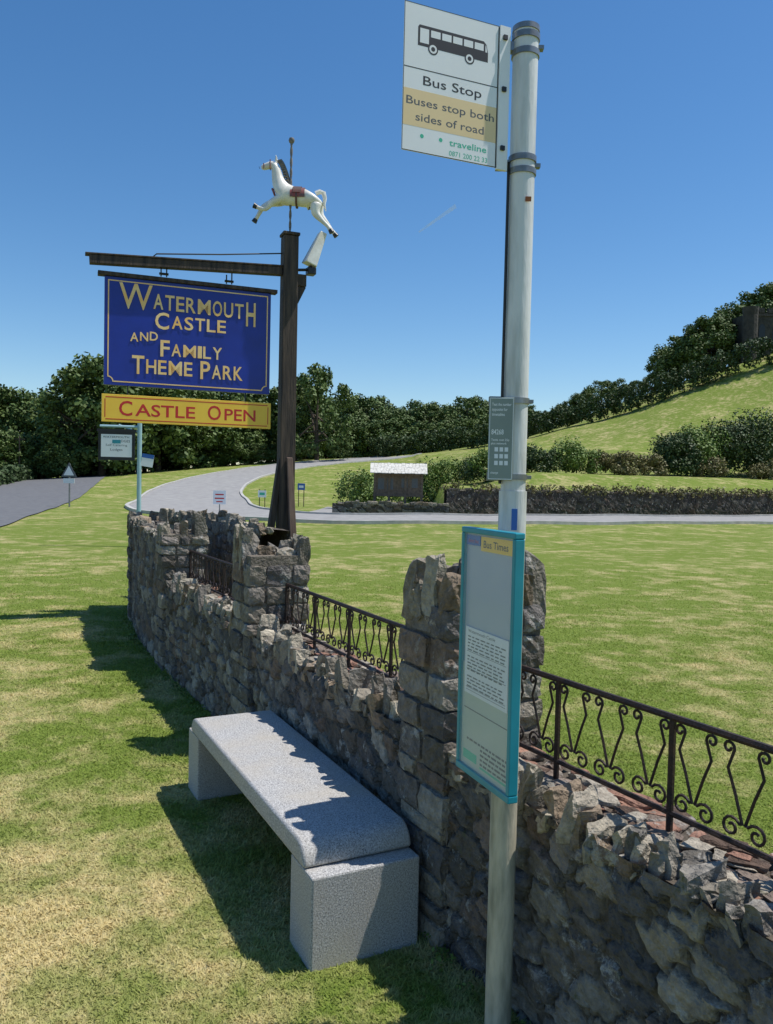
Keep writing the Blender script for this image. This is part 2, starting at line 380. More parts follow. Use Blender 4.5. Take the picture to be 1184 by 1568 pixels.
def pier(name,path,s0,Ln,dep,h,top=1.0,parent=None):
    st=Stones(); A,B=ax(path,s0+Ln/2); o0=bp(path,s0,-.025,0); g=.009
    c=.016; cv=[]
    for x in(c,Ln-c):
        for y in(c,dep-c):
            for z in(-.05,h-.05): cv.append(o0+A*x+B*y+UP*z)
    st.add(np.array(cv),np.array([(0,1,3,2),(4,6,7,5),(0,4,5,1),(2,3,7,6),(0,2,6,4),(1,5,7,3)]),np.repeat(np.array([(.17,.15,.125)]),8,0))
    z=-.03
    while z<h-.1:
        ch=rng.uniform(.06,.13); q=rng.uniform(.10,.16)
        def B_(x0,x1,y0,y1):
            pr=rng.uniform(-.006,.010)
            st.block(o0+A*(x0-pr*(x0==0))+B*(y0-pr*(y0==0))+UP*z,A,B,UP,(x1-x0-g+pr*(x1>=Ln-.001),y1-y0-g+pr*(y1>=dep-.001),ch-g),.055,.003,pick()*1.1)
        for (y0,y1) in((0,q),(dep-q,dep)):
            if rng.random()<.4: B_(0,Ln,y0,y1)
            else:
                xm=rng.uniform(.35,.65)*Ln; B_(0,xm,y0,y1); B_(xm,Ln,y0,y1)
        for x0,x1 in((0,.12),(Ln-.12,Ln)): B_(x0,x1,q,dep-q)
        z+=ch
    for i in range(20):
        t=rng.uniform(.035,.08); w=rng.uniform(.04,.10); hh=rng.uniform(.02,.10)*top+.07*(rng.random()<.25)
        x=rng.uniform(0,Ln-t); y=(rng.choice([0,1])*(dep-w)) if i<12 else rng.uniform(0,dep-w)
        st.block(o0+A*x+B*y+UP*(h-.14),A,B,UP,(t,w,hh+.10),.22,.004,pick(PALT)*.85,.28)
    return st.build(name,parent)
e_=.34
s3,s2,s1_,s0_=sY(2.69),sY(4.58),sY(6.55),sY(8.75)
st=Stones()
rubble(st,W,.02,s3,-.04,.66,.0105)
rubble(st,W,s3,s1_+.1,-.04,.69,.012)
rubble(st,W,s1_+.1,W.L[-1],-.04,1.06,.018,.17,.11)
core(st,W,.02,s3+.1,.02,.36,-.04,.645); core(st,W,s3+.1,s1_+.1,.02,.36,-.04,.675); core(st,W,s1_+.1,W.L[-1],.02,.36,-.04,1.05)
coping(st,W,.02,s3,.66,.36,.055); coping(st,W,s3+e_,s2,.69,.36,.075); coping(st,W,s2+e_,s1_,.69,.36,.10)
coping(st,W,s1_+e_,W.L[-1],1.06,.36,.09,.05,.11)
def slates(a,b_,n,z):
    for i in range(n):
        s=rng.uniform(a,b_); A,B=ax(W,s); th=rng.uniform(-.6,.6); A2=A*math.cos(th)+B*math.sin(th); B2=-A*math.sin(th)+B*math.cos(th)
        st.block(bp(W,s,rng.uniform(.08,.30),z+rng.uniform(0,.02)),A2,B2,UP,(rng.uniform(.03,.13),rng.uniform(.03,.09),rng.uniform(.008,.02)),.2,.002,
                 np.array([(.28,.16,.12),(.20,.16,.135),(.34,.31,.26),(.10,.07,.055)][rng.integers(4)]),0)
slates(.05,s3,230,.645); slates(s3+e_,s2,110,.675); slates(s2+e_,s1_,50,.675)
st.build('stone_boundary_wall')
pier('stone_pier',W,s3,e_-.02,.43,1.25); pier('stone_pier',W,s2,e_,.38,1.20); pier('stone_pier',W,s1_,e_,.38,1.17); pier('stone_pier',W,s0_,.42,.4,1.12)
RW=Path(np.array([(-1.30,8.25),(-2.2,9.8),(-2.9,10.5)]))
st=Stones(); rubble(st,RW,0,RW.L[-1],-.04,1.08,.02,.18,.12); core(st,RW,0,RW.L[-1],.02,.34,-.04,1.06); coping(st,RW,0,RW.L[-1],1.08,.3,.09,.06,.13)
st.build('stone_return_wall')

# railing
def railing(a,b_,zb=.745):
    mb=MB(); R=.2
    def P(s,z): return Vector(bp(W,s,R,z))
    ss=np.arange(a,b_+.05,.12); ss[-1]=b_
    for z,r in((.985,.010),(zb,.008)): mb.sweep([P(s,z) for s in ss],r,6)
    n=max(1,round((b_-a)/.15)); w=(b_-a)/n
    for i in range(n+1):
        if i%3==0: mb.sweep([P(a+i*w,.66),P(a+i*w,.985)],.0095,6)
    for i in range(n):
        c=a+(i+.5)*w
        for sg in(-1,1):
            pts=[]
            for q in range(13):
                t=q/12; r=.006+.011*t; an=math.radians(-190+t*380)
                pts.append((c+sg*(.050+r*math.cos(an)),.957+r*math.sin(an)))
            pts=pts+[(c+sg*.050,.905),(c+sg*.028,.85),(c+sg*.004,zb+.050)]
            mb.sweep([P(x,z) for x,z in pts],.0042,5)
            pts=[(c+sg*.004,zb+.055)]
            for q in range(17):
                t=q/16; r=.028-.021*t; an=math.radians(150-t*470); pts.append((c+sg*(.036+r*math.cos(an)),zb+.036+r*math.sin(an)))
            mb.sweep([P(x,z) for x,z in pts],.0042,5)
    mb.build('wrought_iron_railing',[M['iron']],smooth=True)
railing(.05,s3-.01,.725); railing(s3+e_,s2-.01); railing(s2+e_+.01,s1_-.01)

# ------------------------------------------------------------------ bench
bx=math.atan2(.893,-.45); bench=empty('granite_bench',(-.214,2.548,0),bx)
for nm,x in(('leg_1',0),('leg_2',1.53)):
    mb=MB(); mb.box(x,x+.2,-.40,0,-.05,.31); mb.build(nm,[M['granite']],bench,.007)
mb=MB(); r=.078
prof=[(.065,.313)]+[(.065+r-r*math.cos(t),.315+r*math.sin(t)) for t in np.linspace(.15,math.pi/2,8)]+[(1.665-r+r*math.sin(t),.315+r*math.cos(t)) for t in np.linspace(0,math.pi/2-.15,8)]+[(1.665,.313)]
mb.prism(prof,-.402,.004); mb.build('seat',[M['granite']],bench,.010,True)

# ------------------------------------------------------------------ bus stop
bs=empty('bus_stop_pole',(.36,2.3,0),0)
mb=MB(); mb.sweep([(0,0,-.1),(0,0,.60),(0,0,1.44)],.0385,28,1); mb.sweep([(0,0,1.44),(0,0,1.58)],.0395,28,0); mb.sweep([(0,0,1.58),(0,0,2.2),(0,0,2.86)],.0355,28,0)
mb.sweep([(0,0,2.86),(0,0,2.875),(0,0,2.885)],[.0385,.038,.02],28,2)
for z in(2.80,2.845,2.51,2.475,1.835,1.62): mb.sweep([(0,0,z-.008),(0,0,z+.008)],.0395,24,2)
for z in(2.82,2.495,1.835,1.62):
    mb.box(-.075,-.03,-.012,.012,z-.012,z+.012,2); mb.box(.03,.050,-.01,.01,z-.005,z+.005,2)
mb.box(.006,.022,-.0375,-.035,2.385,2.398,3)
mb.sweep([(-.040,-.012,1.60),(-.040,-.012,2.5)],.0045,6,4)
mb.build('pole',[M['galv'],M['galv2'],M['band'],M['rust'],M['black']],bs,0,True)
mb=MB(); mb.box(-.008,.008,-.0415,-.039,1.47,1.53,0); mb.build('id_sticker',[M['bluesign']],bs)
fl=empty('bus_stop_flag',(.018,2.155,2.86),math.atan2(.125,.295))
w,h=.32,.384
mb=MB(); mb.box(0,.283,0,.003,-h,0,0); mb.box(.287,w,-.004,.006,-h-.004,.002,0); mb.box(.2835,.2865,.0005,.0025,-h,0,1)
mb.build('panel',[M['white'],M['ink']],fl)
mb=MB(); y0,y1=-.0002,-.00005
mb.box(0,.283,y0,y1,-.168,-.1655); mb.box(0,.283,y0,y1,-h,-h+.002); mb.box(0,.0015,y0,y1,-h+.002,-.0015);mb.box(0,.283,y0,y1,-.0015,0)
for bxp in(.03,.17,.33): mb.box(.296,.308,-.010,-.004,-bxp-.006,-bxp+.006)
body=[(.040,-.106),(.040,-.058),(.044,-.052),(.238,-.052),(.247,-.060),(.252,-.082),(.252,-.106)]
mb.prism(body,y0,y1)
for cx in(.085,.195): mb.prism(circ(cx,-.108,.0150),-.0003,y1)
mb.build('print_black',[M['ink']],fl)
mb=MB()
for i in range(5):
    x=.078+i*.033; mb.box(x,x+.028,-.0003,-.00022,-.078,-.060)
mb.box(.046,.072,-.0003,-.00022,-.098,-.060); mb.prism([(.2435,-.080),(.2435,-.062),(.2455,-.062),(.249,-.080)],-.0003,-.00022)
for cx in(.085,.195): mb.prism(circ(cx,-.108,.0112),-.0004,-.00031)
mb.build('print_white',[M['white']],fl)
mb=MB(); 
for cx in(.085,.195): mb.prism(circ(cx,-.108,.0060),-.0005,-.00041)
mb.build('wheel_hubs',[M['ink']],fl)
mb=MB(); mb.box(.002,.283,y0,y1,-.318,-.222); mb.build('cream_band',[M['cream']],fl)
text('text_bus_stop','Bus Stop',.058,.235,-.206,.024,M['ink'],fl,bold=.006)
text('text_buses','Buses stop both',.010,.276,-.262,.021,M['grey'],fl,-.00025,bold=.008)
text('text_sides','sides of road',.038,.245,-.302,.021,M['grey'],fl,-.00025,bold=.008)
text('text_traveline','traveline',.140,.255,-.350,.017,M['green'],fl,bold=.01)
text('text_phone','0871 200 22 33',.140,.258,-.376,.013,M['green'],fl)
mb=MB(); mb.prism(circ(.058,-.340,.0055),y0,y1); mb.prism(circ(.114,-.340,.0055),y0,y1); mb.build('dots',[M['green']],fl)
# small stop number plate
pl=empty('stop_number_plate',(.281,2.262,1.61),math.radians(-3))
mb=MB(); mb.box(0,.070,0,.004,0,.232,0); mb.build('panel',[M['plate']],pl,.002)
mb=MB(); a_,b_=-.0003,-.0001
for q in((0.002,.068,.228,.230),(.002,.068,.002,.004)): mb.box(q[0],q[1],a_,b_,q[2],q[3])
mb.box(.002,.0035,a_,b_,.0045,.2275); mb.box(.0665,.068,a_,b_,.0045,.2275)
for i in range(3):
    for j in range(3): mb.box(.018+j*.014,.028+j*.014,a_,b_,.042+i*.019,.054+i*.019)
mb.build('print',[M['paper']],pl)
for i,(t,z,hh) in enumerate((('Text the number',.208,.008),('opposite for',.194,.008),('timetables',.180,.008),('84268',.128,.014),('Texts cost 25p',.110,.006),('plus network',.100,.006),('charge',.018,.006))):
    text('text_%d'%i,t,.008,.008+.0036*len(t)+(.016 if t=='84268' else 0),z,hh,M['white'],pl,bold=.01)
# timetable case
tc=empty('bus_timetable_case',(.219,2.331,.774),math.atan2(-.929,.370))
w,h=.302,.70; mb=MB(); f=.016
mb.box(0,w,.0,.03,-.004,f,0);mb.box(0,w,0,.03,h-f,h,0);mb.box(0,f,.0005,.0295,f,h-f,0);mb.box(w-f,w,.0005,.0295,f,h-f,0)
mb.build('frame',[M['teal']],tc,.003)
mb=MB(); mb.box(f,w-f,.012,.028,f,h-f,0); mb.build('backing',[M['poster']],tc)
mb=MB(); mb.box(f,w-f,.0095,.0115,f,.31,0); mb.build('lower_poster',[M['paperg']],tc)
mb=MB(); mb.box(.03,w-.03,.0075,.0093,.225,.415,0); mb.build('timetable_sheet',[M['paper']],tc)
mb=MB(); mb.box(.105,w-.018,.0085,.0115,.638,.678,0); mb.build('header_band',[M['yellow']],tc)
mb=MB(); mb.box(.02,.10,.0085,.0115,.650,.678,0); mb.build('header_logo',[M['bluesign']],tc)
text('text_bus_times','Bus Times',.12,.255,.648,.020,M['ink'],tc,.0083,bold=.008)
text('text_logo','devon bus',.03,.09,.657,.012,M['red'],tc,.0083)
text('text_head','Watermouth Castle',.045,.20,.400,.009,M['ink'],tc,.0073)
mb=MB()
for i in range(16):
    z=.392-i*.0095; x=.045
    if i in(5,11): continue
    while x<w-.06:
        l=rng.uniform(.010,.030); 
        mb.box(x,min(x+l,w-.045),.0070,.0074,z-.0050,z-.0015); x+=l+.008
for z in(.242,.235,.345,.296): mb.box(.04,w-.04,.0070,.0074,z,z+.0012)
mb.box(.03,w-.03,.0090,.0094,.180,.183)
for i in range(5):
    x=.05 if i<1 else .13
    while x<w-.03:
        l=rng.uniform(.01,.03); mb.box(x,min(x+l,w-.025),.009,.0093,.092-i*.013,.098-i*.013); x+=l+.005
mb.build('print',[M['grey']],tc)
mb=MB(); mb.box(.13,w-.03,.0088,.0093,.03,.036); mb.box(.03,.11,.0088,.0093,.035,.06); mb.build('print_green',[M['green']],tc)
mb=MB(); mb.box(f,w-f,.0025,.0045,f,h-f); mb.build('glass',[M['glass']],tc)
mb=MB(); mb.box(.10,.19,.0305,.055,.15,.18);mb.box(.10,.19,.0305,.055,.52,.55); mb.build('bracket',[M['band']],tc)

# ------------------------------------------------------------------ castle sign
ang=math.atan2(.371,.928)
pst=empty('sign_post',(-1.2,9.5,0),ang)
HX8=[(0,1,2,3),(4,5,6,7),(0,1,5,4),(1,2,6,5),(2,3,7,6),(3,0,4,7)]
mb=MB(); a,b_=.092,.086
mb.add([(-a,-a,-.1),(a,-a,-.1),(a,a,-.1),(-a,a,-.1),(-b_,-b_,4.42),(b_,-b_,4.42),(b_,b_,4.42),(-b_,b_,4.42)],HX8)
mb.box(-.10,.10,-.10,.10,4.425,4.46)
mb.add([(-.30,-.05,.3),(-.20,-.05,.3),(-.20,.05,.3),(-.30,.05,.3),(-.093,-.05,1.85),(-.05,-.05,1.85),(-.05,.05,1.85),(-.093,.05,1.85)],HX8)
mb.add([(.04,-.24,.3),(.13,-.24,.3),(.13,-.12,.3),(.04,-.12,.3),(-.02,-.12,1.85),(.05,-.12,1.85),(.05,-.095,1.85),(-.02,-.095,1.85)],HX8,1)
mb.box(.088,.20,-.04,.04,3.86,4.0)
mb.prism([(.088,3.855),(.20,3.855),(.088,3.62)],-.03,.03)
mb.build('post',[M['timber'],M['timber2']],pst,.008)
mb=MB(); T=Matrix.Translation((-2.19,0,3.85))@Matrix.Rotation(-math.atan2(.12,2.2),4,'Y')
mb.box(0,2.10,-.05,.05,0,.09,0,T); mb.box(-.04,2.12,-.06,.06,.092,.11,0,T)
mb.build('beam',[M['timber']],pst,.004)
mb=MB(); mb.sweep([(-1.55,0,3.99),(-1.5,0,4.04),(-.8,0,4.12),(-.09,0,4.22)],.008,6)
for x in(-1.42,-.70): 
    mb.sweep([(x-.03,0,3.90),(x-.03,0,3.80)],.008,6); mb.sweep([(x+.03,0,3.93),(x+.03,0,3.80)],.008,6); mb.sweep([(x-.05,0,3.83),(x+.05,0,3.83)],.014,6); 
mb.build('hangers',[M['black']],pst)
mb=MB(); T=Matrix.Translation((.30,-.06,4.30))@Matrix.Rotation(math.radians(20),4,'Y')
mb.add([T@Vector(v) for v in((-.07,-.06,-.2),(.07,-.06,-.2),(.09,.08,-.2),(-.09,.08,-.2),(-.03,-.04,.22),(.05,-.04,.22),(.06,.05,.20),(-.04,.05,.20))],HX8,0)
mb.sweep([(.08,0,4.05),(.2,-.02,4.06),(.27,-.04,4.12)],.02,6,1); mb.box(.2,.3,-.1,.02,4.0,4.08,1)
mb.build('floodlight',[M['horse'],M['black']],pst,.02)
cs=empty('castle_sign',(-3.10,8.77,3.75),ang); w=1.83;h=1.17
mb=MB(); mb.box(0,w,0,.05,-h,0,0); mb.box(-.07,w+.07,-.03,.08,.003,.045,1); mb.build('board',[M['blue'],M['timber']],cs,.004)
mb=MB(); g=.035
for q in((g,w-g,-g-.012,-g),(g+.06,w-g-.06,-h+g,-h+g+.012)): mb.box(q[0],q[1],-.002,-.0005,q[2],q[3])
mb.box(g,g+.012,-.002,-.0005,-h+g+.06,-g-.013); mb.box(w-g-.012,w-g,-.002,-.0005,-h+g+.06,-g-.013)
for cx,a0 in((g,0),(w-g,math.pi/2)):
    o=circ(cx,-h+g,.066,9,a0,a0+math.pi/2,0); i_=circ(cx,-h+g,.054,9,a0,a0+math.pi/2,0)[::-1]; mb.prism(o+i_,-.002,-.0005)
mb.build('gold_border',[M['gold']],cs)
G=M['gold']; yy=-.007; th=.0012
def T_(s,x0,x1,zb,h,rot=0,bd=.014): text('letters_'+s.lower(),s,x0,x1,-zb,h,G,cs,yy,th,bd,rot)
def word(s,x0,x1,zb,h,rot=0):
    # spaced capitals, each cut-out letter fixed separately
    wts=[{'M':1.35,'W':1.45,'I':.45,'L':.85,'E':.85,'T':.95,'S':.85}.get(c,1.0) for c in s]; tot=sum(wts); x=x0
    for i,(c,wt) in enumerate(zip(s,wts)):
        d=(x1-x0)*wt/tot; T_(c,x+d*.08,x+d*.92,zb-rot*(x-x0),h); x+=d
T_('W',.15,.50,.33,.28,0,.004); word('ATERMOUT',.50,1.52,.305,.165,-.02); T_('H',1.54,1.65,.40,.27)
T_('C',.53,.68,.52,.18); word('ASTLE',.70,1.32,.505,.14)
word('AND',.26,.57,.68,.095,.12)
T_('F',.59,.69,.82,.18); word('AMILY',.70,1.28,.81,.135)
T_('T',.29,.42,1.03,.20); word('HEME',.43,.95,1.02,.155); T_('P',1.03,1.14,1.04,.20); word('ARK',1.15,1.52,1.03,.155)
op=empty('castle_open_sign',(-3.10,8.77,2.18),ang)
mb=MB(); mb.box(-.02,w+.02,0,.035,0,.30,0); mb.build('board',[M['yellow']],op,.003)
mb=MB()
for q in((.02,w-.02,.025,.035),(.02,w-.02,.265,.275)): mb.box(q[0],q[1],-.001,-.0005,q[2],q[3])
mb.box(.01,.0195,-.001,-.0005,.05,.25);mb.box(w-.0195,w-.01,-.001,-.0005,.05,.25)
mb.build('red_border',[M['red']],op)
for (t,x0,x1,zz,hh) in(('C',.16,.30,.075,.16),('ASTLE',.33,.98,.078,.13),('O',1.12,1.27,.075,.16),('PEN',1.31,1.67,.078,.13)):
    text('letters_'+t.lower(),t,x0,x1,zz,hh,M['red'],op,-.0005,.0003,.012)
mb=MB()
for x in(.25,1.55): mb.sweep([(x,.018,.29),(x,.018,.42)],.008,6)
mb.build('hooks',[M['black']],op)

# carousel horse
q=.00766; hs=empty('carousel_horse',(-1.2,9.5,4.93),ang-.35)
def skin(name,nodes,edges,mat,parent,sub=2,rs=1.22):
    me=bpy.data.meshes.new(name); me.from_pydata([(n[0]*q,n[1]*q,n[2]*q) for n in nodes],edges,[]); me.materials.append(mat)
    ob=link(bpy.data.objects.new(name,me),parent)
    md=ob.modifiers.new('skin','SKIN'); md.use_smooth_shade=True
    sv=me.skin_vertices[0].data
    for i,n in enumerate(nodes):
        sv[i].radius=((n[4] if len(n)>4 else n[3])*q*rs,n[3]*q*rs)
        sv[i].use_root=(i==0)
    s_=ob.modifiers.new('sub','SUBSURF'); s_.levels=sub; s_.render_levels=sub
    return ob
nod=[(6,0,-9,12),(-8,0,-4,12.5),(24,0,-7,11.5),(38,0,-6,12),
     (-17,0,9,10),(-21,0,23,7.5),(-23,0,36,6.2),(-28,0,42,6),(-38,0,38,4.3),(-46,0,35.5,3.3),
     (-14,7,-12,6.5),(-29,8,-13,5),(-43,8,-20,3.4),(-51,8,-35,2.4),(-54,8,-40,3.2),
     (-14,-7,-12,6.5),(-27,-8,-17,5),(-37,-8,-29,3.3),(-47,-8,-27,2.4),(-51,-8,-25,3.0),
     (42,7,-16,8),(43,8,-30,6),(54,8,-40,3.3),(63,8,-52,2.4),(68,8,-58,3.2),
     (40,-7,-16,8),(37,-8,-31,6),(48,-8,-42,3.3),(58,-8,-51,2.4),(62,-8,-57,3.2)]
ed=[(0,1),(0,2),(2,3),(1,4),(4,5),(5,6),(6,7),(7,8),(8,9),(1,10),(10,11),(11,12),(12,13),(13,14),(1,15),(15,16),(16,17),(17,18),(18,19),
    (3,20),(20,21),(21,22),(22,23),(23,24),(3,25),(25,26),(26,27),(27,28),(28,29)]
skin('body',nod,ed,M['horse'],hs)
mb=MB()
for (a,b_) in((13,14),(18,19),(23,24),(28,29)):
    A=Vector(nod[a][:3])*q;B=Vector(nod[b_][:3])*q; d=(B-A).normalized(); mb.sweep([B-d*.012,B+d*.03],[.026,.033],10)
mb.build('hooves',[M['black']],hs,0,True)
mb=MB()
for sg in(-1,1): mb.sweep([Vector((-23,sg*3.5,45))*q,Vector((-22,sg*4.5,50))*q,Vector((-23,sg*4.5,54))*q],[.014,.012,.002],6)
mb.build('ears',[M['horse']],hs,0,True)
mb=MB()
for sg in(-1,1): mb.sweep([Vector((-32,sg*5.2,42))*q,Vector((-32,sg*6.2,42))*q],[.008,.004],6)
for sg in(-1,1): mb.sweep([Vector((-48,sg*2.2,36))*q,Vector((-48,sg*3.4,36))*q],[.005,.003],6)
mb.build('eyes_and_nostrils',[M['black']],hs,0,True)
mb=MB()
for i in range(11):
    t=i/10; c=Vector((-21+t*13,0,46-t*34+6*math.sin(t*3))); 
    mb.sweep([c*q,(c+Vector((5,1,2)))*q,(c+Vector((8,2.5,-5)))*q,(c+Vector((6,2,-11)))*q],[.018,.022,.018,.004],6)
mb.build('mane',[M['mane']],hs,0,True)
mb=MB()
mb.sweep([Vector(v)*q for v in((38,0,0),(44,0,3),(50,0,1),(52,0,-7),(51,0,-16),(54,0,-26))],[.03,.03,.028,.024,.018,.004],8)
mb.build('tail',[M['horse']],hs,0,True)
def halfring(mb,x0,x1,r,z,a0,a1,m):
    V=[];F=[];n=14
    for i in range(n):
        a=a0+(a1-a0)*i/(n-1)
        for x in(x0,x1): V.append((x*q,math.sin(a)*r*q,(z+math.cos(a)*r)*q))
        if i: F.append((2*i-2,2*i-1,2*i+1,2*i))
    mb.add(V,F,m)
mb=MB(); halfring(mb,0,22,14.6,-7,-1.8,1.8,1); halfring(mb,4,17,15.6,-6.5,-1.4,1.4,0); halfring(mb,8,11,15.2,-8,-3.1,3.1,0)
mb.sweep([Vector(v)*q for v in((-24,-8,-4),(-27,-5,3),(-28,0,5),(-27,5,3),(-24,8,-4))],.012,6,1)
mb.sweep([Vector(v)*q for v in((-31,-7.5,46),(-31,-7.5,34),(-31,0,33))],.006,5,1); mb.sweep([Vector(v)*q for v in((-41,-5.4,41),(-41,-5.4,33))],.006,5,1)
mb.build('saddle',[M['saddle'],M['girth']],hs,0,True)
mb=MB()
for sgn in(0,math.pi):
    mb.sweep([(.007*math.cos(t*26+sgn),.007*math.sin(t*26+sgn),-.50+t) for t in np.linspace(0,1.07,90)],.010,6)
mb.sweep([(0,0,.56),(0,0,.575),(0,0,.60),(0,0,.625),(0,0,.635)],[.008,.028,.036,.028,.006],12)
mb.build('twisted_pole',[M['mane']],hs,0,True)

# ------------------------------------------------------------------ foliage
def leaves(C,R,per,size,asp=.65,flat=1.0):
    C=np.repeat(C,per,0); Rr=np.repeat(R,per)
    d=rng.normal(size=C.shape); d/=np.linalg.norm(d,axis=1)[:,None]
    rad=Rr*rng.random(len(C))**.45*1.05
    P=C+d*rad[:,None]*[1,1,flat]
    n=d*.9+rng.normal(size=C.shape)*.6+[0,0,.25]; n/=np.linalg.norm(n,axis=1)[:,None]
    t=np.cross(n,rng.normal(size=C.shape)); t/=np.linalg.norm(t,axis=1)[:,None]; b_=np.cross(n,t)
    s=size*rng.uniform(.55,1.3,len(C))[:,None]
    V=np.stack([P-t*s,P-b_*s*asp,P+t*s,P+b_*s*asp],1).reshape(-1,3)
    F=np.arange(len(V)).reshape(-1,4); return V,F
def tree_mesh(name,h,wid,seed,leaf=.20,nc=60,per=150,low=.12):
    global rng; save=rng; rng=np.random.default_rng(seed)
    mb=MB(); mb.sweep([(0,0,-.3),(.05,0,h*.15),(.1,.05,h*.4),(.0,.1,h*.7)],[h*.03,h*.024,h*.018,h*.006],8)
    C=[];R=[]
    for i in range(nc):
        z=rng.uniform(low,1); prof=math.sqrt(max(0,1-((z-.48)/.56)**2)); a=rng.uniform(0,6.28); r=wid/2*prof*rng.uniform(.35,1)**.5
        if z>.9: r*=.7
        C.append((r*math.cos(a),r*math.sin(a),z*h*.93)); R.append(h*rng.uniform(.06,.125))
    for i in range(0,nc,6):
        c=C[i]; z0=h*rng.uniform(.2,.5); mb.sweep([(.08,.04,z0),(c[0]*.5,c[1]*.5,(z0+c[2])/2+.2),c],[h*.012,h*.008,h*.002],5)
    V,F=leaves(np.array(C),np.array(R),per,leaf)
    tv_=mb.V; tf=mb.F
    me=bpy.data.meshes.new(name); n0=len(V)
    quads=[tuple(f) for f in F]; allf=quads+[tuple(i+n0 for i in f) for f in tf]
    me.from_pydata([tuple(v) for v in V]+tv_,[],allf); me.materials.append(M['leaf']); me.materials.append(M['bark'])
    me.polygons.foreach_set('material_index',[0]*len(quads)+[1]*len(tf)); me.update(); rng=save; return me
TM=[tree_mesh('tree_a',10,8.5,11),tree_mesh('tree_b',10,7.5,12),tree_mesh('tree_c',10,9.5,13,nc=70),tree_mesh('tree_d',10,6.5,14),tree_mesh('tree_e',10,8,15,low=.05)]
def tree(name,x,y,h,v,wf=1,parent=None,dz=0):
    o=bpy.data.objects.new(name,TM[v%5]); s=h/10; o.scale=(s*wf,s*wf,s); o.rotation_euler=(0,0,random.uniform(0,6.28))
    o.location=(x,y,float(Hh(x,y))+dz-.1); link(o,parent); return o
wd=empty('distant_woodland')
def e2(b_,Y,e,v,wf=1,parent=None,name='woodland_tree'):
    X=b_*Y; h=1.6+e*Y-float(Hh(X,Y)); tree(name,X,Y,h,v,wf,parent)
tops=[(-.60,.112),(-.56,.112),(-.53,.113),(-.50,.110),(-.485,.108),(-.462,.106),(-.445,.094),(-.425,.076),(-.40,.098)]
for i,(b_,e) in enumerate(tops): e2(b_,95,e,i,1.05,wd)
for i,(b_,e) in enumerate([(-.62,.06),(-.58,.055),(-.54,.06),(-.505,.052),(-.47,.056),(-.43,.05),(-.40,.05)]): e2(b_,84+2*(i%2),e,i+2,1.5,wd)
for i,(b_,Y,e) in enumerate([(-.385,88,.128),(-.355,86,.153),(-.318,90,.148),(-.285,92,.135),(-.25,96,.125),(-.21,100,.125),(-.17,104,.12)]): e2(b_,Y,e,i,1.15,None,'broadleaf_tree')
for i,b_ in enumerate(np.arange(-.39,-.10,.022)): e2(b_,110+3*(i%3),.096+.008*math.sin(i*2.1),i+1,1.1,wd)
for i,b_ in enumerate(np.arange(-.40,-.14,.03)): e2(b_,98,.045+.008*(i%2),i+1,1.9,wd)
e2(-.088,98,.142,0,.9,None,'broadleaf_tree'); e2(-.115,104,.130,1,1,None,'broadleaf_tree')
for i,b_ in enumerate(np.arange(-.10,.25,.0165)): e2(b_,142+5*(i%3),.100+.006*math.sin(i*1.7)+.004*math.sin(i*.6),i,1.15,wd)
for i,b_ in enumerate(np.arange(-.10,.25,.024)): e2(b_,132,.074+.004*(i%3),i+3,1.5,wd)
for i,(b_,Y,e) in enumerate([(.222,124,.105),(.24,122,.118),(.262,120,.132),(.285,118,.134),(.305,118,.132),(.325,116,.142),(.343,112,.158),(.36,110,.190),(.375,108,.200),(.392,106,.212),(.41,107,.216),(.428,108,.228),(.445,112,.244),(.462,110,.252),(.48,108,.256),(.50,108,.258),(.53,108,.25)]): e2(b_,Y,e,i,1.25,None,'hill_tree')
def bush(name,x,y,wx,wy,h,mat,size=.08,n=26,per=130):
    a=rng.uniform(0,6.28,n); r=np.sqrt(rng.random(n))*.8; z=rng.uniform(.15,.82,n)
    pr=np.sqrt(np.clip(1-(z*.95)**2,0,1))
    C=np.stack([np.cos(a)*r*wx/2*pr,np.sin(a)*r*wy/2*pr,z*h],1); R=np.full(n,h*.24)*rng.uniform(.7,1.2,n)
    V,F=leaves(C,R,per,size); ob=fast(name,V,F,[mat]); ob.location=(x,y,float(Hh(x,y))-.05); return ob
B_=M['leafb']; D_=M['leafd']; R_=M['leafr']
bush('rhododendron_bush',-1.6,43.5,3.2,3,2.2,B_); bush('rhododendron_bush',-.2,46,3,3,2.3,B_)
for b2,Y,h,w_,mt in((.03,55,2.6,4,D_),(.055,54,3.1,4.5,B_),(.085,54,2.6,4,B_),(.115,52,2.3,4,D_),(.135,51,2.7,4.2,B_),(.165,53,2.0,4,B_),(.19,52,2.2,4,D_),(.215,53,2.3,4.5,B_),(.24,54,2.0,3.5,B_)):
    bush('laurel_bush',b2*Y,Y,w_,w_*.8,h*rng.uniform(.75,1.05),mt)
for b2,Y in((.265,54.5),(.295,54.5),(.325,55.5)): bush('dry_shrub',b2*Y,Y,3,2.6,1.6,R_)
for b2,Y,h,w_ in((.355,57,3.0,4.5),(.385,58,3.8,5),(.42,59,4.4,5.5),(.455,60,5.0,6),(.49,61,5.4,6.5),(.53,62,5.5,7)): bush('shrubbery',b2*Y,Y,w_,w_*.8,h,D_ if rng.random()<.5 else B_,.10,44,150)
for b2,Y in((.40,56),(.47,57)): bush('dry_shrub',b2*Y,Y,3,2,1.5,R_)
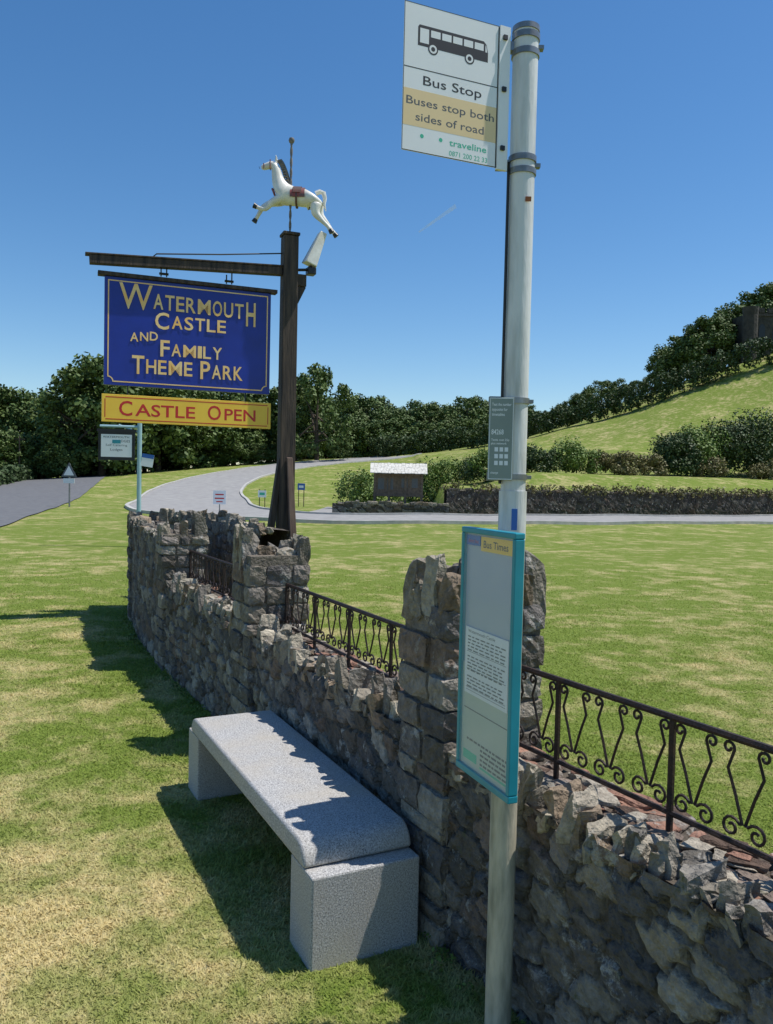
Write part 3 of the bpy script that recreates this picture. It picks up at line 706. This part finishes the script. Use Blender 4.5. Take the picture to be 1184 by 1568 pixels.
def hedge(name,P,h0,h1,wid,per=26,size=.16):
    L=smooth_line(P,.5); C=[];n=len(L)
    for i,p in enumerate(L):
        hh=h0+(h1-h0)*i/n
        for j in range(8): C.append((p[0]+rng.uniform(-.2,.2),p[1]+rng.uniform(-.5,.5)*wid,float(Hh(p[0],p[1]))+rng.uniform(.1,.92)*hh))
    C=np.array(C); V,F=leaves(C,np.full(len(C),.5),per,size); return fast(name,V,F,[M['leafd']])
hedge('clipped_hedge',[(-2,104),(8,104),(17,102),(25,100),(33,97),(40,95.5),(46,94)],2.6,3.9,1.8,30)
hedge('roadside_hedge',[(-30,58),(-34,72),(-40,92),(-48,112)],1.2,1.6,2.0,20,.2)
hedge('roadside_hedge',[(-62,70),(-52,80),(-44,95)],1.5,1.6,2.5,20,.2)

# ------------------------------------------------------------------ retaining wall, notice board
P1=np.array([(2.9,38.9),(12,43.0),(30,51.1),(60,64.6)]); RWp=Path(P1[::-1].copy())
st=Stones()
def simple_wall(st,path,s0,s1,z0,z1,thick,step=.12,dark=1.0):
    rubble(st,path,s0,s1,z0,z1,step,.42,.26,0,.05,dark); core(st,path,s0,s1,.02,thick,z0,z1-.02,(.06,.055,.045),.5)
simple_wall(st,RWp,0,RWp.L[-1],-.2,1.28,.5,.10,.36)  # stone colour darkened to put this face's shade into the palette
s=0
while s<RWp.L[-1]-.4:
    A,B=ax(RWp,s); t=rng.uniform(.2,.5); st.block(bp(RWp,s,-.03,1.2),A,B,UP,(t,.3,rng.uniform(.06,.16)),.2,.01,pick(PALT)*.35,.1); s+=t  # cap stones carry the same painted-in shade as the wall face
st.build('retaining_wall')
st=Stones(); LW=Path(np.array([(3.0,38.7),(-2.6,38.4)])); simple_wall(st,LW,0,LW.L[-1],-.1,.5,.35,.08,.8)
s=0
while s<LW.L[-1]-.3:
    A,B=ax(LW,s); t=rng.uniform(.15,.35); st.block(bp(LW,s,-.02,.45),A,B,UP,(t,.35,rng.uniform(.08,.2)),.2,.008,pick(PALT)*.8,.1); s+=t
st.build('low_stone_wall')
C=[]
for i in range(900):
    s=rng.uniform(0,RWp.L[-1]); p=bp(RWp,s,rng.uniform(-.12,.5),1.36+rng.uniform(-.18,.15)); C.append(p)
V,F=leaves(np.array(C),rng.uniform(.1,.32,len(C)),14,.08); fast('wall_top_growth',V,F,[M['leafr']])
# weeds and clover at the foot of the boundary wall
C=[];R=[]
for i in range(150):
    s=rng.uniform(.3,W.L[-1]-.3); p=bp(W,s,-rng.uniform(.015,.07),.012); C.append(p); R.append(rng.uniform(.012,.04))
V,F=leaves(np.array(C),np.array(R),26,.009); V[:,2]=np.maximum(V[:,2],.002); fast('wall_foot_weeds',V,F,[M['leafb']])
nb=empty('notice_board',(-.75,39.4,0),0)
mb=MB()
for x in(.15,.85,1.65,2.45): mb.box(x-.06,x+.06,-.06,.06,0,2.1,0)
mb.box(.1,2.5,-.02,.03,.95,2.05,0); mb.box(.05,2.55,-.07,.07,.86,.95,0); mb.box(.05,2.55,-.07,.07,1.98,2.06,0); mb.box(1.25,1.31,-.05,.05,.95,1.98,0)
mb.build('frame',[M['boardw']],nb)
mb=MB()
for sg in(-1,1):
    for i in range(5):
        y0=sg*(.62-i*.12); y1=sg*(.62-(i+1)*.12-.03); z0=2.0+i*.095; z1=z0+.115
        x=-.08
        while x<2.68:
            ww=rng.uniform(.12,.2); d=rng.uniform(-.01,.01); X2=min(x+ww-.01,2.68)
            mb.add([(x,y0,z0+d),(X2,y0,z0+d),(X2,y1,z1+d),(x,y1,z1+d),(x,y0,z0+d-.025),(X2,y0,z0+d-.025),(X2,y1,z1+d-.025),(x,y1,z1+d-.025)],[(0,1,2,3),(4,5,6,7),(0,1,5,4),(2,3,7,6),(0,3,7,4),(1,2,6,5)]); x+=ww
mb.build('roof',[M['rooft']],nb)
mb=MB(); 
for x in(.3,.75,1.45,1.95): mb.box(x,x+.3,-.026,-.021,1.2+.1*(x>1),1.75)
mb.build('notices',[M['grey']],nb)

# ------------------------------------------------------------------ castle tower
X0,Y0=45.2,102.0; zg=float(Hh(X0+3,Y0))-1.5
ct=empty('castle_tower',(X0,Y0,zg),.1); mb=MB()
mb.box(0,4.5,0,5,0,6.6); mb.box(4.5,14,.6,6,0,7.6)
for i in range(4): mb.box(-.1+i*1.22,.6+i*1.22,-.1,.3,6.6,7.2)
for i in range(8): mb.box(4.5+i*1.2,5.2+i*1.2,.5,.9,7.6,8.2)
mb.sweep([(0,0,0),(0,0,6.2),(0,0,7.2)],[.9,.9,1.0],12); mb.box(-.15,4.6,-.12,0.02,6.2,6.45)
mb.build('walls',[M['castle']],ct)
mb=MB()
for cx in(1.6,3.4,6.5,9,11.5):
    z0=2.6; y=-.03 if cx<4.5 else .57
    mb.prism([(cx-.4,z0),(cx+.4,z0),(cx+.4,z0+2)]+[(cx+.4*math.cos(a),z0+2+.6*math.sin(a)) for a in np.linspace(.3,2.84,7)]+[(cx-.4,z0+2)],y,y+.02)
mb.build('windows',[M['black']],ct)

# ------------------------------------------------------------------ small roadside things
def g(x,y): return float(Hh(x,y))
ls=empty('lodges_sign',(-5.55,18,0),.15); mb=MB()
mb.sweep([(0,0,-.1),(0,0,2.85)],.05,10,0); mb.sweep([(0,0,2.55),(-.45,0,2.72)],.02,6,0); mb.sweep([(0,0,2.68),(-.85,0,2.68)],.03,8,0)
mb.box(-.88,-.10,-.03,.03,1.93,2.58,1); mb.box(-.91,-.07,-.04,.04,2.56,2.62,1); mb.box(-.82,-.16,-.035,-.031,2.0,2.5,2)
mb.build('post_and_board',[M['paleblue'],M['ink'],M['white']],ls)
text('text_1','WATERMOUTH',-.78,-.22,2.42,.045,M['ink'],ls,-.036);text('text_2','LODGES',-.50,-.2,2.33,.055,M['ink'],ls,-.036)
text('text_3','Self Catering',-.72,-.26,2.24,.05,M['grey'],ls,-.036);text('text_4','Lodges',-.62,-.36,2.14,.05,M['ink'],ls,-.036)
mb=MB(); mb.box(-.58,-.4,-.037,-.035,2.30,2.38); mb.build('crest',[M['teal']],ls)
mb=MB(); T=Matrix.Translation((.18,0,1.95))@Matrix.Rotation(.15,4,'Y'); mb.box(-.13,.13,-.03,-.02,-.15,.13,0,T); mb.box(-.13,.13,-.032,-.03,.04,.13,1,T); mb.build('arrow_panel',[M['white'],M['bluesign']],ls)
ts=empty('warning_sign',(-15.4,39,0),-.2); mb=MB()
mb.sweep([(0,0,0),(0,0,2.1)],.04,8,0); mb.prism([(-.42,1.45),(.42,1.45),(0,2.15)],-.06,-.045,1); mb.prism([(-.28,1.53),(.28,1.53),(0,2.0)],-.07,-.061,2); mb.box(-.3,.3,-.06,-.045,1.15,1.38,2)
mb.build('post_and_triangle',[M['band'],M['grey'],M['paper']],ts)
sb=empty('parking_sign',(-7.9,38,g(-7.9,38)),0); mb=MB(); mb.sweep([(0,0,0),(0,0,.5)],.03,6,0); mb.box(-.3,.3,-.05,-.03,.35,1.0,1); mb.box(-.2,.2,-.055,-.051,.78,.84,2);mb.box(-.22,.22,-.055,-.051,.6,.66,2);mb.box(-.15,.15,-.055,-.051,.45,.5,2)
mb.build('board',[M['band'],M['white'],M['red']],sb)
for nm,x,y,wd_,c in(('direction_sign',-6.9,44.5,.45,'white'),('blue_information_sign',-4.9,46,.42,'bluesign')):
    e0=empty(nm,(x,y,g(x,y)),0); mb=MB(); mb.sweep([(-.15,0,0),(-.15,0,1.0)],.025,6,0); mb.sweep([(.15,0,0),(.15,0,1.0)],.025,6,0)
    zz0=.55 if c=='white' else .95; mb.box(-wd_/2,wd_/2,-.05,-.03,zz0,zz0+.38,1); mb.box(-wd_/2+.08,wd_/2-.08,-.055,-.051,zz0+.12,zz0+.26,2); mb.build('board',[M['timber'],M[c],M['green'] if c=='white' else M['white']],e0)
e0=empty('telegraph_pole',(-37.5,82,g(-37.5,82)),0); mb=MB(); mb.sweep([(0,0,0),(0,0,4.6)],[.1,.07],8); mb.box(-.5,.5,-.04,.04,4.2,4.3); mb.build('pole',[M['timber']],e0)

cv=np.array([(26,800,246),(62,800,271),(60.5,800,275),(25,800,247.5)]); fast('contrail_cloud',cv,[(0,1,2,3)],[M['vapour']])

# ------------------------------------------------------------------ grass blades
n=450000
Y=1.25*(17/1.25)**rng.random(n); X=rng.uniform(-.56,.56,n)*Y+rng.uniform(-.15,.15,n)
xw=np.interp(Y,WP[:,1],WP[:,0])
keep=(X<xw-.0)|(X>xw+.46)
dx=X+.214; dy=Y-2.548; lx=dx*-.45+dy*.893; ly=dx*-.893+dy*-.45
inb=(ly<0)&(ly>-.4)&(((lx>0)&(lx<.2))|((lx>1.53)&(lx<1.73)))
keep&=~inb; keep&=~((X-.36)**2+(Y-2.3)**2<.04**2); keep&=(rng.random(n)>(Y-8)/9)
X=X[keep];Y=Y[keep];n=len(X); Z=Hh(X,Y)
clump=.6+.7*(.5+.5*np.sin(X*3.1+np.sin(Y*2.3)*2))*(.5+.5*np.sin(Y*4.3+np.sin(X*5)))
h=rng.uniform(.006,.017,n)*(clump+.2); wdt=rng.uniform(.0011,.0023,n)*(.6+.36*Y)
edge=np.exp(-np.abs(X-np.interp(Y,WP[:,1],WP[:,0]))/.05); h*=1+1.9*edge*rng.random(n)
tall=rng.random(n)<.012; h=np.where(tall,h*2.2,h)
a=rng.uniform(0,6.28,n); la=a+math.pi/2+rng.uniform(-.5,.5,n); lean=h*rng.uniform(.5,2.0,n)
P=np.stack([X,Y,Z],1); t=np.stack([np.cos(a),np.sin(a),0*a],1)*wdt[:,None]
top=P+np.stack([np.cos(la)*lean,np.sin(la)*lean,h],1)
V=np.stack([P-t,P+t,top],1).reshape(-1,3); F=np.arange(len(V)).reshape(-1,3)
fast('grass',V,F,[M['blade']])

# ------------------------------------------------------------------ light, sky, camera
sd=Vector((.478,.04,1)).normalized(); el=math.asin(sd.z); az=math.atan2(sd.x,sd.y)
sl=bpy.data.lights.new('sun','SUN'); sl.energy=5.0; sl.angle=math.radians(.5); sl.color=(1,.965,.91)
so=link(bpy.data.objects.new('sun',sl)); so.rotation_euler=sd.to_track_quat('Z','Y').to_euler(); so.location=(5,1,12)
wld=bpy.data.worlds.new('World'); scene.world=wld; wld.use_nodes=True; nt=wld.node_tree; bg=nt.nodes['Background']
sk=nt.nodes.new('ShaderNodeTexSky'); sk.sky_type='NISHITA'; sk.sun_disc=False; sk.sun_elevation=el; sk.sun_rotation=az; sk.air_density=1.0; sk.dust_density=.3; sk.ozone_density=3.2; sk.altitude=50
hsn=nt.nodes.new('ShaderNodeHueSaturation'); hsn.inputs['Saturation'].default_value=1.25; hsn.inputs['Value'].default_value=1.0
nt.links.new(sk.outputs[0],hsn.inputs['Color']); nt.links.new(hsn.outputs[0],bg.inputs[0]); bg.inputs[1].default_value=.135
cam=bpy.data.cameras.new('camera'); cam.sensor_fit='VERTICAL'; cam.sensor_height=36; cam.lens=36*1231/1568; cam.clip_end=3000; cam.clip_start=.05
co=link(bpy.data.objects.new('camera',cam)); co.matrix_world=Matrix.Translation((0,0,1.6))@Matrix.Rotation(math.radians(87.8),4,'X')@Matrix.Rotation(math.radians(1.3),4,'Z')
scene.camera=co
scene.view_settings.view_transform='Standard'; scene.view_settings.look='None'; scene.view_settings.exposure=0
